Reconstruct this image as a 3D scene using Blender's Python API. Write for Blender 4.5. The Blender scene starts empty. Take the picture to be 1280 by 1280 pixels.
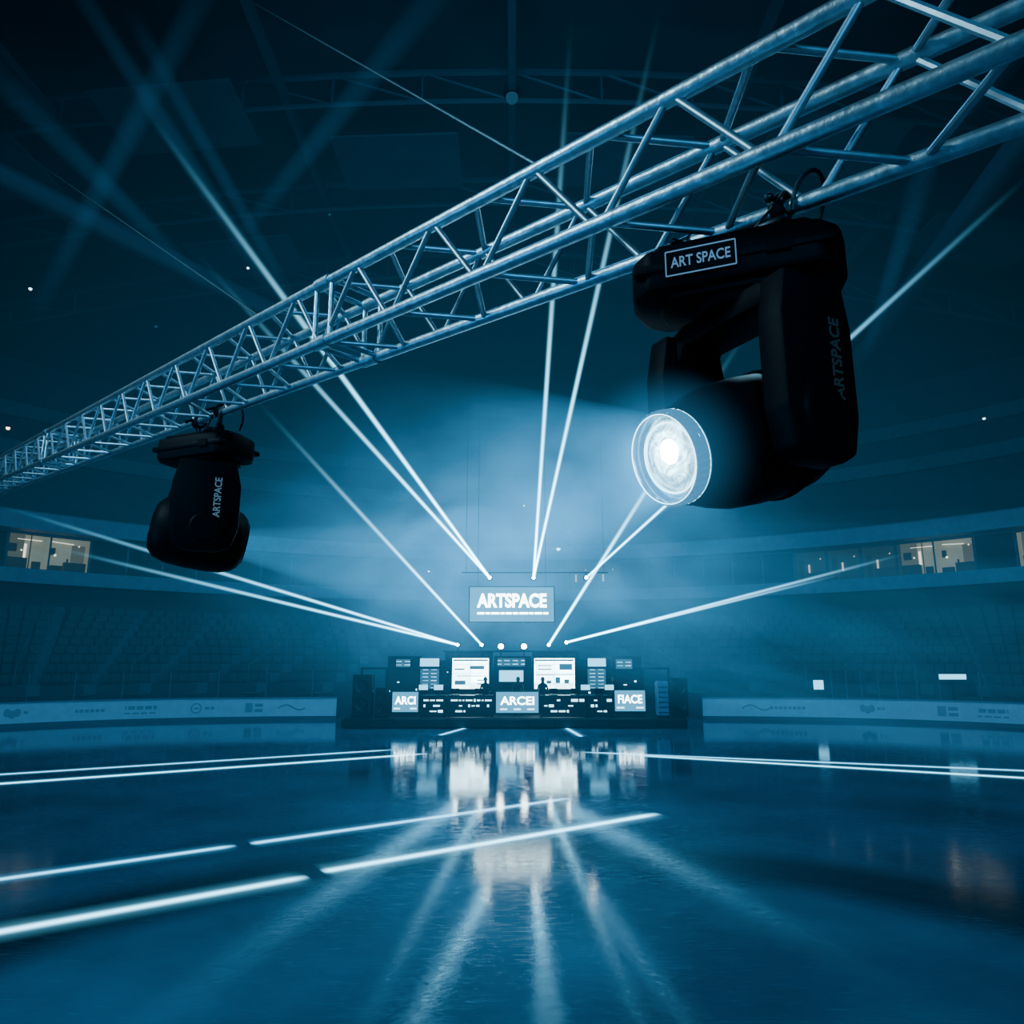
import bpy, bmesh, math, random
from mathutils import Vector, Matrix
random.seed(7)
scene=bpy.context.scene
COL=scene.collection
# ---------------------------------------------------------------- camera
F=900.0; EYE=3.0
TH=math.atan(185/900.0); CT,ST=math.cos(TH),math.sin(TH)
cam_d=bpy.data.cameras.new("camera"); cam=bpy.data.objects.new("camera",cam_d); COL.objects.link(cam)
cam.location=(0,0,EYE); cam.rotation_euler=(math.pi/2+TH,0,0)
cam_d.sensor_width=36; cam_d.lens=F/1280*36; cam_d.clip_end=300; cam_d.clip_start=0.05
scene.camera=cam
def sight(px,py):
    r=(px-640)/F; u=(640-py)/F
    return Vector((r,CT-u*ST,ST+u*CT))
def at(px,py,Y):
    v=sight(px,py); return Vector((0,0,EYE))+v*(Y/v.y)
def on_ice(px,py,z=0.0):
    v=sight(px,py); return Vector((0,0,EYE))+v*((z-EYE)/v.z)
# ---------------------------------------------------------------- materials
def new_mat(name,nosample=False):
    m=bpy.data.materials.new(name); m.use_nodes=True; nt=m.node_tree; nt.nodes.clear()
    if nosample:
        try: m.cycles.emission_sampling='NONE'
        except Exception: pass
    o=nt.nodes.new("ShaderNodeOutputMaterial"); return m,nt,o
def pbr(name,col,rough=.5,metal=0,spec=.5,noise=0,nscale=20,bump=0,emis=None,estr=0):
    m,nt,o=new_mat(name,True); b=nt.nodes.new("ShaderNodeBsdfPrincipled")
    b.inputs["Base Color"].default_value=(*col,1); b.inputs["Roughness"].default_value=rough
    b.inputs["Metallic"].default_value=metal; b.inputs["Specular IOR Level"].default_value=spec
    if emis: b.inputs["Emission Color"].default_value=(*emis,1); b.inputs["Emission Strength"].default_value=estr
    if noise or bump:
        tc=nt.nodes.new("ShaderNodeTexCoord"); n=nt.nodes.new("ShaderNodeTexNoise"); n.inputs["Scale"].default_value=nscale
        n.inputs["Detail"].default_value=3
        nt.links.new(tc.outputs["Object"],n.inputs["Vector"])
        if noise:
            mr=nt.nodes.new("ShaderNodeMix"); mr.data_type='RGBA'
            mr.inputs[6].default_value=(*[c*(1-noise) for c in col],1); mr.inputs[7].default_value=(*[min(1,c*(1+noise)) for c in col],1)
            nt.links.new(n.outputs["Fac"],mr.inputs[0]); nt.links.new(mr.outputs[2],b.inputs["Base Color"])
        if bump:
            bp=nt.nodes.new("ShaderNodeBump"); bp.inputs["Strength"].default_value=bump; bp.inputs["Distance"].default_value=.01
            nt.links.new(n.outputs["Fac"],bp.inputs["Height"]); nt.links.new(bp.outputs[0],b.inputs["Normal"])
    nt.links.new(b.outputs[0],o.inputs[0]); return m
def emit(name,col,s,nosample=False):
    m,nt,o=new_mat(name,nosample); e=nt.nodes.new("ShaderNodeEmission"); e.inputs[0].default_value=(*col,1); e.inputs[1].default_value=s
    nt.links.new(e.outputs[0],o.inputs[0]); return m
def emit_pattern(name,c1,c2,s,rows=.25,width=.5,mortar=.03,nz=.5):
    m,nt,o=new_mat(name); e=nt.nodes.new("ShaderNodeEmission"); e.inputs[1].default_value=s
    tc=nt.nodes.new("ShaderNodeTexCoord"); sp=nt.nodes.new("ShaderNodeSeparateXYZ"); cb=nt.nodes.new("ShaderNodeCombineXYZ")
    nt.links.new(tc.outputs["Object"],sp.inputs[0]); nt.links.new(sp.outputs[0],cb.inputs[0]); nt.links.new(sp.outputs[2],cb.inputs[1])
    b=nt.nodes.new("ShaderNodeTexBrick"); b.inputs["Scale"].default_value=1.0; b.offset=0.0
    b.inputs["Color1"].default_value=(*c1,1); b.inputs["Color2"].default_value=(*[x*.35 for x in c1],1); b.inputs["Mortar"].default_value=(*c2,1)
    b.inputs["Mortar Size"].default_value=mortar; b.inputs["Row Height"].default_value=rows; b.inputs["Brick Width"].default_value=width; b.inputs["Mortar Smooth"].default_value=0
    nt.links.new(cb.outputs[0],b.inputs["Vector"])
    n=nt.nodes.new("ShaderNodeTexNoise"); n.inputs["Scale"].default_value=5; nt.links.new(cb.outputs[0],n.inputs["Vector"])
    mx=nt.nodes.new("ShaderNodeMix"); mx.data_type='RGBA'; mx.blend_type='MULTIPLY'; mx.inputs[0].default_value=nz
    nt.links.new(b.outputs["Color"],mx.inputs[6]); nt.links.new(n.outputs["Fac"],mx.inputs[7])
    nt.links.new(mx.outputs[2],e.inputs[0]); nt.links.new(e.outputs[0],o.inputs[0]); return m
def math_node(nt,op,a,b=None,clamp=False):
    n=nt.nodes.new("ShaderNodeMath"); n.operation=op; n.use_clamp=clamp
    for i,v in enumerate((a,b)):
        if v is None: continue
        if isinstance(v,(int,float)): n.inputs[i].default_value=v
        else: nt.links.new(v,n.inputs[i])
    return n.outputs[0]
def glow_mat(name,col,s,p,soft=4.0,sphere=False,both=False,patchy=0):
    """beam glow painted as emission on a shell, in proportion to how deep the sight line passes through it"""
    m,nt,o=new_mat(name,True); e=nt.nodes.new("ShaderNodeEmission"); e.inputs[0].default_value=(*col,1)
    lw=nt.nodes.new("ShaderNodeLayerWeight"); lw.inputs[0].default_value=.5
    c=math_node(nt,'SUBTRACT',1.0,lw.outputs["Facing"],True)
    if not sphere:
        # divide by the sine between sight line and column axis, so the profile depends only on the distance from the axis
        vt=nt.nodes.new("ShaderNodeVectorTransform"); vt.vector_type='VECTOR'; vt.convert_from='OBJECT'; vt.convert_to='WORLD'; vt.inputs[0].default_value=(0,0,1)
        nn=nt.nodes.new("ShaderNodeVectorMath"); nn.operation='NORMALIZE'; nt.links.new(vt.outputs[0],nn.inputs[0])
        ge=nt.nodes.new("ShaderNodeNewGeometry"); cx=nt.nodes.new("ShaderNodeVectorMath"); cx.operation='CROSS_PRODUCT'
        nt.links.new(nn.outputs[0],cx.inputs[0]); nt.links.new(ge.outputs["Incoming"],cx.inputs[1])
        le=nt.nodes.new("ShaderNodeVectorMath"); le.operation='LENGTH'; nt.links.new(cx.outputs[0],le.inputs[0])
        c=math_node(nt,'DIVIDE',c,math_node(nt,'MAXIMUM',le.outputs["Value"],.12),True)
    if soft>=5:   # hot thin core inside a softer glow
        k=math_node(nt,'ADD',math_node(nt,'POWER',c,soft*2.2),math_node(nt,'MULTIPLY',math_node(nt,'POWER',c,2.2),.06))
    else: k=math_node(nt,'POWER',c,soft)
    tc=nt.nodes.new("ShaderNodeTexCoord")
    if not sphere:
        sp=nt.nodes.new("ShaderNodeSeparateXYZ"); nt.links.new(tc.outputs["Object"],sp.inputs[0])
        z=math_node(nt,'SUBTRACT',1.0,sp.outputs[2],True); z=math_node(nt,'POWER',z,p)
        if both: z=math_node(nt,'MULTIPLY',z,math_node(nt,'MULTIPLY',sp.outputs[2],2.2,True))
        k=math_node(nt,'MULTIPLY',k,z)
    if patchy:
        n=nt.nodes.new("ShaderNodeTexNoise"); n.inputs["Scale"].default_value=patchy; n.inputs["Detail"].default_value=3; nt.links.new(tc.outputs["Object"],n.inputs["Vector"])
        k=math_node(nt,'MULTIPLY',k,math_node(nt,'MULTIPLY',math_node(nt,'SUBTRACT',n.outputs["Fac"],.25,True),4.0))
    k=math_node(nt,'MULTIPLY',k,s); nt.links.new(k,e.inputs[1])
    t=nt.nodes.new("ShaderNodeBsdfTransparent"); a=nt.nodes.new("ShaderNodeAddShader")
    nt.links.new(t.outputs[0],a.inputs[0]); nt.links.new(e.outputs[0],a.inputs[1]); nt.links.new(a.outputs[0],o.inputs[0]); return m
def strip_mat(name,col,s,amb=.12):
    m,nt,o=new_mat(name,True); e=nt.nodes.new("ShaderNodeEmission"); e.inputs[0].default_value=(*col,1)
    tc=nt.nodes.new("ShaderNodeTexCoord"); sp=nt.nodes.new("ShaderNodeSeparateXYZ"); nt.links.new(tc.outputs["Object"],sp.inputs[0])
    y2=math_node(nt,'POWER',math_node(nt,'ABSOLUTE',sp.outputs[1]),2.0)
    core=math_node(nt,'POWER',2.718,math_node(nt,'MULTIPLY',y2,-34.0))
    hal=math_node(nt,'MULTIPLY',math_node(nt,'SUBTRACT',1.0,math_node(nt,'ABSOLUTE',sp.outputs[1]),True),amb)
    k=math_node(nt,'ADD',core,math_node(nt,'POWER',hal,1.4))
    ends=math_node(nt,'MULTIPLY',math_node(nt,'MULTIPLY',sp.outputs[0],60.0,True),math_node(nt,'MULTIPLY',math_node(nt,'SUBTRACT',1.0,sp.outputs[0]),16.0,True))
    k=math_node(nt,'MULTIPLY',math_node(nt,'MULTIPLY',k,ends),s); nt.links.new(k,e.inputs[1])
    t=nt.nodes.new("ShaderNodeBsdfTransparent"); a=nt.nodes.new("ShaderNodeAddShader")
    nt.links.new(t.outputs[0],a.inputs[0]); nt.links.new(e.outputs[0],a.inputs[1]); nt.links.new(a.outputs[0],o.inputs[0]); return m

M_steel=pbr("truss_aluminium",(.56,.64,.68),.42,1.0,noise=.5,nscale=24,bump=.4)
M_brace=pbr("brace_aluminium",(.44,.51,.55),.46,1.0,noise=.4,nscale=30)
M_black=pbr("fixture_black",(.0025,.003,.0045),.55,0,.07,noise=.3,nscale=60,bump=.06)
M_black2=pbr("fixture_black_rubber",(.002,.003,.004),.6,0,.06,bump=.05,nscale=90)
M_clamp=pbr("clamp_black_metal",(.03,.04,.05),.38,1.0,noise=.2)
M_cable=pbr("cable_rubber",(.006,.007,.009),.55,bump=.1)
M_wire=pbr("wire_rope",(.15,.22,.26),.45,1.0,bump=.2,nscale=200)
M_bezel=pbr("lens_bezel",(.05,.14,.22),.10,.6,.9,noise=.6,nscale=30,emis=(.12,.52,.90),estr=.40)  # emission paints the lamp's light onto the bezel
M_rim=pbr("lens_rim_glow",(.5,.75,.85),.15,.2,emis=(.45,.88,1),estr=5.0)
M_bezeld=pbr("lens_bezel_dark",(.004,.005,.008),.5,.0,.1)  # same bezel without the painted glow
M_core=emit("lamp_core",(.85,.97,1),40)
M_white=emit("sign_white",(.66,.92,1),12.0)
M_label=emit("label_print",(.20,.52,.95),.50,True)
M_labA=emit("arm_print_faint",(.10,.30,.48),.06,True)  # arm lettering given a faint glow of its own, no lamp in it
M_labB=emit("arm_print",(.14,.36,.55),.42,True)  # same lettering with a stronger glow of its own
M_screenmid=emit("screen_mid",(.07,.36,.62),1.7)
M_scrA=emit_pattern("screen_grid",(.55,.90,1),(.10,.40,.60),20.0,.46,.9,.02,.45)
M_scrB=emit_pattern("screen_rows",(.25,.70,1),(.01,.05,.09),5.5,.17,.41,.07,.8)
M_scrC=emit("screen_plain",(.16,.58,.90),3.0)
M_scrdark=pbr("screen_dark_area",(.01,.04,.07),.4,emis=(.05,.30,.5),estr=.6,noise=.2)
M_led=emit("equipment_led",(.40,.80,1),4.0,True)
M_dark=pbr("stage_black",(.003,.006,.010),.45,noise=.3)
M_desk=pbr("desk_black",(.004,.008,.012),.35,noise=.3)
M_board=pbr("rink_board_white",(.56,.66,.74),.4,noise=.15,nscale=3)
M_rail=pbr("board_cap_blue",(.10,.22,.33),.4,noise=.1)
M_kick=pbr("board_kick",(.05,.10,.15),.5,noise=.1)
M_logo=pbr("board_logo_print",(.27,.36,.43),.5,noise=.2)
M_fascia=pbr("fascia_paint",(.18,.26,.34),.6,noise=.25,nscale=2)
M_edge=pbr("tier_edge_paint",(.07,.11,.145),.7,noise=.3,nscale=2)
M_conc=pbr("tier_concrete",(.022,.036,.05),.8,noise=.5,nscale=1.2)
M_stair=pbr("aisle_step_edge",(.07,.10,.125),.7,noise=.2)
M_wall=pbr("bowl_wall",(.018,.030,.042),.8,noise=.4,nscale=.8)
M_ceil=pbr("roof_dark",(.015,.025,.034),.85,noise=.7,nscale=.25)
M_panel=pbr("roof_panel",(.022,.036,.050),.8,noise=.4,nscale=.5)
M_beam=pbr("roof_steel",(.022,.036,.049),.6,noise=.2)
M_glassd=pbr("window_dark_glass",(.006,.012,.02),.15,0,.5,noise=.3,nscale=1)
M_seat=pbr("seat_plastic",(.009,.019,.028),.5,noise=.2)
M_cloth=pbr("dark_clothing",(.006,.010,.015),.8,noise=.3)
M_skin=pbr("skin",(.10,.08,.07),.55,noise=.1)
M_hair=pbr("hair",(.01,.009,.009),.6,noise=.3)
M_warmroom=pbr("room_wall_warm",(.34,.34,.24),.7,emis=(.86,.92,.62),estr=.15,noise=.35,nscale=1.2)  # room light is put into the wall as emission
M_dimroom=pbr("room_wall_dim",(.06,.07,.06),.7,emis=(.4,.6,.6),estr=.03,noise=.35,nscale=1.2)  # weak room light put into the wall as emission
M_warmlamp=emit("room_lamp_warm",(1,.97,.80),1.4,True)
M_dimlamp=emit("room_lamp_dim",(.8,.85,.7),.7,True)
M_roomdark=pbr("room_furniture",(.05,.045,.04),.6,noise=.2,emis=(.5,.5,.35),estr=.015)  # slight emission stands for room light on the furniture
M_roomshade=pbr("room_partition",(.12,.12,.08),.7,noise=.3,emis=(.85,.9,.55),estr=.07)  # room light put into the partition as weaker emission

# ---------------------------------------------------------------- helpers
def link(o,parent=None):
    COL.objects.link(o)
    if parent is not None: o.parent=parent
    return o
def tag(o,label=None,cat=None,group=None,kind=None):
    if label: o["label"]=label
    if cat: o["category"]=cat
    if group: o["group"]=group
    if kind: o["kind"]=kind
    return o
def empty(name,loc=(0,0,0)):
    o=bpy.data.objects.new(name,None); o.empty_display_size=.1; link(o); o.location=loc
    return o
class MB:
    def __init__(s): s.bm=bmesh.new()
    def box(s,c,sz,bev=0,rot=None,seg=2):
        r=bmesh.ops.create_cube(s.bm,size=1); vs=r['verts']
        mt=Matrix.Translation(Vector(c))@(rot.to_4x4() if rot else Matrix.Identity(4))@Matrix.Diagonal((*sz,1))
        bmesh.ops.transform(s.bm,matrix=mt,verts=vs)
        if bev:
            ed=list({e for v in vs for e in v.link_edges})
            bmesh.ops.bevel(s.bm,geom=ed,offset=bev,segments=seg,profile=.5,affect='EDGES')
        return s
    def tube(s,p,q,r,r2=None,seg=12,caps=True):
        p=Vector(p);q=Vector(q);d=q-p
        if r2 is None:r2=r
        rot=d.to_track_quat('Z','Y').to_matrix().to_4x4()
        bmesh.ops.create_cone(s.bm,cap_ends=caps,segments=seg,radius1=r,radius2=r2,depth=d.length,matrix=Matrix.Translation((p+q)/2)@rot)
        return s
    def ball(s,c,r,seg=16,sc=(1,1,1)):
        bmesh.ops.create_uvsphere(s.bm,u_segments=seg,v_segments=seg//2+2,radius=r,matrix=Matrix.Translation(Vector(c))@Matrix.Diagonal((*sc,1))); return s
    def lathe(s,prof,seg=40,mat=None,close=False):
        mat=mat or Matrix.Identity(4); rings=[]
        for y,r in prof:
            if r<1e-5: rings.append([s.bm.verts.new(mat@Vector((0,y,0)))])
            else: rings.append([s.bm.verts.new(mat@Vector((r*math.cos(2*math.pi*i/seg),y,r*math.sin(2*math.pi*i/seg)))) for i in range(seg)])
        n=len(rings)
        for a in range(n if close else n-1):
            A=rings[a];B=rings[(a+1)%n]
            for i in range(seg):
                j=(i+1)%seg
                if len(A)==1 and len(B)==1: continue
                if len(A)==1: s.bm.faces.new((A[0],B[i],B[j]))
                elif len(B)==1: s.bm.faces.new((A[i],B[0],A[j]))
                else: s.bm.faces.new((A[i],B[i],B[j],A[j]))
        return s
    def prism(s,pts,vec,bev=0,seg=2):
        vs=[s.bm.verts.new(Vector(p)) for p in pts]; f=s.bm.faces.new(vs)
        r=bmesh.ops.extrude_face_region(s.bm,geom=[f]); nv=[g for g in r['geom'] if isinstance(g,bmesh.types.BMVert)]
        bmesh.ops.translate(s.bm,verts=nv,vec=Vector(vec))
        if bev:
            allv=set(vs+nv); ed=[e for e in s.bm.edges if e.verts[0] in allv and e.verts[1] in allv]
            bmesh.ops.bevel(s.bm,geom=ed,offset=bev,segments=seg,profile=.5,affect='EDGES')
        return s
    def path(s,pts,r,seg=8):
        for a,b in zip(pts[:-1],pts[1:]): s.tube(a,b,r,seg=seg)
        for p in pts[1:-1]: s.ball(p,r,8)
        return s
    def quad(s,a,b,c,d):
        s.bm.faces.new([s.bm.verts.new(Vector(p)) for p in (a,b,c,d)]); return s
    def done(s,name,mat,parent=None,smooth=False,label=None,mw=None,angle=40):
        bmesh.ops.recalc_face_normals(s.bm,faces=s.bm.faces)
        me=bpy.data.meshes.new(name); s.bm.to_mesh(me); s.bm.free(); me.materials.append(mat)
        o=bpy.data.objects.new(name,me); link(o,parent)
        if smooth:
            for p in me.polygons: p.use_smooth=True
            try: me.set_sharp_from_angle(angle=math.radians(angle))
            except Exception: pass
        if mw is not None:
            o.matrix_basis=mw
        if label: o["label"]=label
        return o
def basis(x,y,z,loc):
    m=Matrix.Identity(4)
    for i,v in enumerate((x,y,z)):
        v=Vector(v).normalized()
        for j in range(3): m[j][i]=v[j]
    m.translation=Vector(loc); return m
FACE_CAM=lambda loc: basis((1,0,0),(0,0,1),(0,-1,0),loc)   # text plane standing up, facing -Y
def text_obj(name,body,size,mat,mw,parent=None,extrude=.0,width=None,bold=0.0,spacing=1.0):
    cu=bpy.data.curves.new("tmp_text",'FONT'); cu.body=body; cu.size=size; cu.align_x='CENTER'; cu.align_y='CENTER'; cu.extrude=extrude; cu.offset=bold; cu.space_character=spacing
    cu.resolution_u=4
    t=bpy.data.objects.new("tmp_text",cu); COL.objects.link(t)
    dg=bpy.context.evaluated_depsgraph_get(); me=bpy.data.meshes.new_from_object(t.evaluated_get(dg)); bpy.data.objects.remove(t); bpy.data.curves.remove(cu)
    if width:
        xs=[v.co.x for v in me.vertices]; w=max(xs)-min(xs); k=width/w; c=(max(xs)+min(xs))/2
        for v in me.vertices: v.co.x=(v.co.x-c)*k
    me.materials.clear(); me.materials.append(mat); me.name=name
    o=bpy.data.objects.new(name,me); link(o,parent); o.matrix_basis=mw; return o

# ================================================================= ARENA SHELL
FA=43.0
def sgnpow(v,p): return math.copysign(abs(v)**p,v)
def c_board(t,k=1.0):
    a,b,n=27.5*k,26.6*k,3.5
    return Vector((a*sgnpow(math.sin(t),2/n),12+b*sgnpow(math.cos(t),2/n),0))
def c_fascia(t,k=1.0): return Vector((FA*k*math.sin(t),12+48*k*math.cos(t),0))
def curve(k,t):
    if k<=1: return c_board(t,1.04).lerp(c_fascia(t),k)
    return c_fascia(t,k)
NSEG=120
def ring(name,prof,mat,t0=-math.pi,t1=math.pi,n=NSEG,parent=None):
    m=MB(); cols=[]
    for i in range(n+1):
        t=t0+(t1-t0)*i/n; col=[]
        for k,z in prof:
            p=curve(k,t); col.append(m.bm.verts.new((p.x,p.y,z)))
        cols.append(col)
    for a,b in zip(cols[:-1],cols[1:]):
        for j in range(len(prof)-1): m.bm.faces.new((a[j],b[j],b[j+1],a[j+1]))
    return m.done(name,mat,parent)
# floor (ice)
m,nt,o=new_mat("wet_ice"); b=nt.nodes.new("ShaderNodeBsdfPrincipled"); nt.links.new(b.outputs[0],o.inputs[0])
tc=nt.nodes.new("ShaderNodeTexCoord")
def noise(scale,detail,vec=None,dist=0,rough=.5):
    n=nt.nodes.new("ShaderNodeTexNoise"); n.inputs["Scale"].default_value=scale; n.inputs["Detail"].default_value=detail; n.inputs["Distortion"].default_value=dist; n.inputs["Roughness"].default_value=rough
    nt.links.new(vec or tc.outputs["Object"],n.inputs["Vector"]); return n.outputs["Fac"]
n1=noise(.35,6); n2=noise(1.6,8); n3=noise(9,6,None,2.5,.7)
def stretched(rot,sc):
    mp=nt.nodes.new("ShaderNodeMapping"); mp.inputs["Rotation"].default_value=(0,0,rot); mp.inputs["Scale"].default_value=sc; nt.links.new(tc.outputs["Object"],mp.inputs[0]); return mp.outputs[0]
s1=noise(3,4,stretched(.5,(1,14,1)),.6,.6); s2=noise(3,4,stretched(-.8,(1,16,1)),.6,.6)
scr=math_node(nt,'MULTIPLY',math_node(nt,'SUBTRACT',math_node(nt,'MAXIMUM',s1,s2),.60,True),5.5,True)
cr=nt.nodes.new("ShaderNodeMix"); cr.data_type='RGBA'; cr.inputs[6].default_value=(.004,.045,.08,1); cr.inputs[7].default_value=(.022,.18,.28,1)
nt.links.new(math_node(nt,'MULTIPLY',math_node(nt,'SUBTRACT',n1,.25,True),2.0,True),cr.inputs[0])
sub=nt.nodes.new("ShaderNodeVectorMath"); sub.operation='DISTANCE'; sub.inputs[1].default_value=(.5,5,0); nt.links.new(tc.outputs["Object"],sub.inputs[0])
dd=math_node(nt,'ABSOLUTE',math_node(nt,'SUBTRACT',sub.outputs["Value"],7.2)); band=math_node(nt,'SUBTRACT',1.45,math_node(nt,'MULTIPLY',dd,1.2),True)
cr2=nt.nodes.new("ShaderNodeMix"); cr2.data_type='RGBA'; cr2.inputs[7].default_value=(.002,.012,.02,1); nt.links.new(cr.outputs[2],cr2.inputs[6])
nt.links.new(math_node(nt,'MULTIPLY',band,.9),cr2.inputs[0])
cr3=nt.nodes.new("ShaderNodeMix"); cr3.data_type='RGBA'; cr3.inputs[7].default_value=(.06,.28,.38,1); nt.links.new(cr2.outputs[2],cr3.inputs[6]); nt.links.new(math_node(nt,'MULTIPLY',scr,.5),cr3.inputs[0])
nt.links.new(cr3.outputs[2],b.inputs["Base Color"])
mr=nt.nodes.new("ShaderNodeMapRange"); mr.inputs[1].default_value=.3; mr.inputs[2].default_value=.7; mr.inputs[3].default_value=.01; mr.inputs[4].default_value=.06
nt.links.new(math_node(nt,'ADD',math_node(nt,'MULTIPLY',n2,.5),math_node(nt,'MULTIPLY',n3,.5)),mr.inputs[0])
nt.links.new(math_node(nt,'ADD',mr.outputs[0],math_node(nt,'MULTIPLY',scr,.14)),b.inputs["Roughness"])
bp=nt.nodes.new("ShaderNodeBump"); bp.inputs["Strength"].default_value=.10; bp.inputs["Distance"].default_value=.013; nt.links.new(math_node(nt,'ADD',math_node(nt,'ADD',n2,math_node(nt,'MULTIPLY',n3,.35)),math_node(nt,'MULTIPLY',scr,.3)),bp.inputs["Height"]); nt.links.new(bp.outputs[0],b.inputs["Normal"])
b.inputs["Specular IOR Level"].default_value=.42; b.inputs["IOR"].default_value=1.33
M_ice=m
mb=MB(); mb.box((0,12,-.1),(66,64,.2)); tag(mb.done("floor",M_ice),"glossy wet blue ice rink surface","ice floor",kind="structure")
# tiers and walls
low=[(0,0),(0,1.25)]; lows=[]
for i in range(10):
    k0=i/10*.92; k1=(i+1)/10*.92; z=1.25+.5*i; low+= [(k1,z),(k1,z+.5)]; lows.append((k0,k1,z))
GS=tag(empty("grandstand",(0,0,0)),"dark stepped lower seating tier behind the rink boards","grandstand")
ring("tier_steps",low,M_conc,parent=GS)
for ai in range(-13,14):
    t=ai*.115+.05; g=MB(); pr=None
    for k,z in low[1:]:
        p=curve(k,t); d=(curve(min(1,k+.05),t)-curve(max(0,k-.05),t)).normalized(); w_=Vector((-d.y,d.x,0))*.5
        c=p-d*.03+Vector((0,0,z+.03)); cur=(g.bm.verts.new(c-w_),g.bm.verts.new(c+w_))
        if pr: g.bm.faces.new((pr[0],pr[1],cur[1],cur[0]))
        pr=cur
    g.done("aisle_stairs",M_stair,GS)
    if ai%2:
        pts=[]
        for k,z in (low[3],low[9],low[15],low[20]):
            p=curve(k,t); d=(curve(min(1,k+.05),t)-curve(max(0,k-.05),t)).normalized(); pts.append(p+Vector((-d.y,d.x,0))*.6+Vector((0,0,z+1.0)))
        g=MB(); g.path(pts,.035,6)
        for q_ in pts: g.tube(q_-Vector((0,0,1.3)),q_,.03,seg=5)
        g.done("aisle_handrail",M_stair,GS)
g=MB()
for k0,k1,z in lows[1:]:
    n=150
    for i in range(n):
        t=-1.45+2.9*i/n; km=k0+(k1-k0)*.62
        if abs(((t-.05)/.115)-round((t-.05)/.115))<.09: continue
        p=curve(km,t); q=curve(km,t+2.9/n*.86)
        d=(q-p); L=d.length; ang=math.atan2(d.y,d.x)
        g.box(((p.x+q.x)/2,(p.y+q.y)/2,z+.34),(L*.96,.10,.42),0,rot=Matrix.Rotation(ang,3,'Z'))
tag(g.done("seat_bank",M_seat),"long rows of dark blue folded arena seats","seats",kind="stuff")
tag(ring("wall_lower",[(.92,6.2),(1.04,6.25),(1.04,7.8),(1.0,7.8)],M_wall),"dark wall under the suite level","wall",kind="structure")
tag(ring("trim_1",[(1.0,7.8),(.995,7.8),(.995,8.7),(1.03,8.75)],M_fascia),"pale painted lower balcony fascia","fascia",kind="structure")
tag(ring("trim_2",[(1.03,11.2),(.99,11.2),(.99,12.3),(1.0,12.4)],M_fascia),"pale painted upper balcony fascia","fascia",kind="structure")
tag(ring("trim_3",[(1.19,17.9),(1.185,17.9),(1.185,19.0),(1.196,19.0)],M_edge),"dim painted wall edge crossing the upper seating","fascia",kind="structure")
tag(ring("trim_4",[(1.39,23.4),(1.38,23.4),(1.38,24.6),(1.392,24.6)],M_edge),"dim painted band along the top of the stands","fascia",kind="structure")
RL=tag(empty("balcony_railing",(0,12,12.4)),"slim metal railing running along the upper balcony","railing")
def ringtube(k,z,r,name,mat,parent,t0,t1,n=90):
    g=MB(); pts=[c_fascia(t0+(t1-t0)*i/n,k)+Vector((0,0,z))-Vector((0,12,12.4)) for i in range(n+1)]
    for a,b_ in zip(pts[:-1],pts[1:]): g.tube(a,b_,r,seg=6,caps=False)
    return g.done(name,mat,parent)
ringtube(.995,13.4,.04,"top_rail",M_conc,RL,-1.5,1.5); ringtube(.995,12.9,.025,"middle_rail",M_conc,RL,-1.5,1.5)
g=MB()
for i in range(121):
    p=c_fascia(-1.5+3.0*i/120,.995)-Vector((0,12,12.4)); g.tube(p+Vector((0,0,12.4)),p+Vector((0,0,13.4)),.025,seg=5)
tag(g.done("rail_post",M_conc,RL),kind="stuff")
up=[(1.0,12.3)]
for i in range(14): up+=[(1.0+.028*(i+1),12.3+.8*i),(1.0+.028*(i+1),13.1+.8*i)]
tag(ring("grandstand",up,M_conc),"dark stepped upper seating tier rising to the roof","grandstand")
tag(ring("wall_upper",[(1.392,23.5),(1.392,29)],M_wall),"dark upper wall of the arena bowl","wall",kind="structure")
m_=MB(); rings=[]
for r,z in ((1.40,28.5),(1.15,30.5),(.85,32.2),(.45,33.3),(.02,33.6)):
    rings.append([m_.bm.verts.new((c_fascia(2*math.pi*i/96,r).x,c_fascia(2*math.pi*i/96,r).y,z)) for i in range(96)])
for a,b_ in zip(rings[:-1],rings[1:]):
    for i in range(96): m_.bm.faces.new((a[i],a[(i+1)%96],b_[(i+1)%96],b_[i]))
tag(m_.done("ceiling",M_ceil),"dark shallow domed arena roof","ceiling",kind="structure")
# acoustic panels hung under the roof
for i,(x,y) in enumerate(((-26,20),(-17,17),(-27,32),(-16,30),(-6,18),(6,34),(17,18),(26,24),(16,32),(-6,34),(27,38),(-17,42))):
    z=29.2-8.5*(x/52)**2
    o_=MB().box((0,0,0),(6.5,4.2,.12),.03).done("acoustic_panel",M_panel); o_.location=(x,y,z); o_.rotation_euler=(0,math.radians(x*.35),0)
    tag(o_,"flat dark acoustic panel hung under the roof","acoustic panel","roof acoustic panels")
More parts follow.
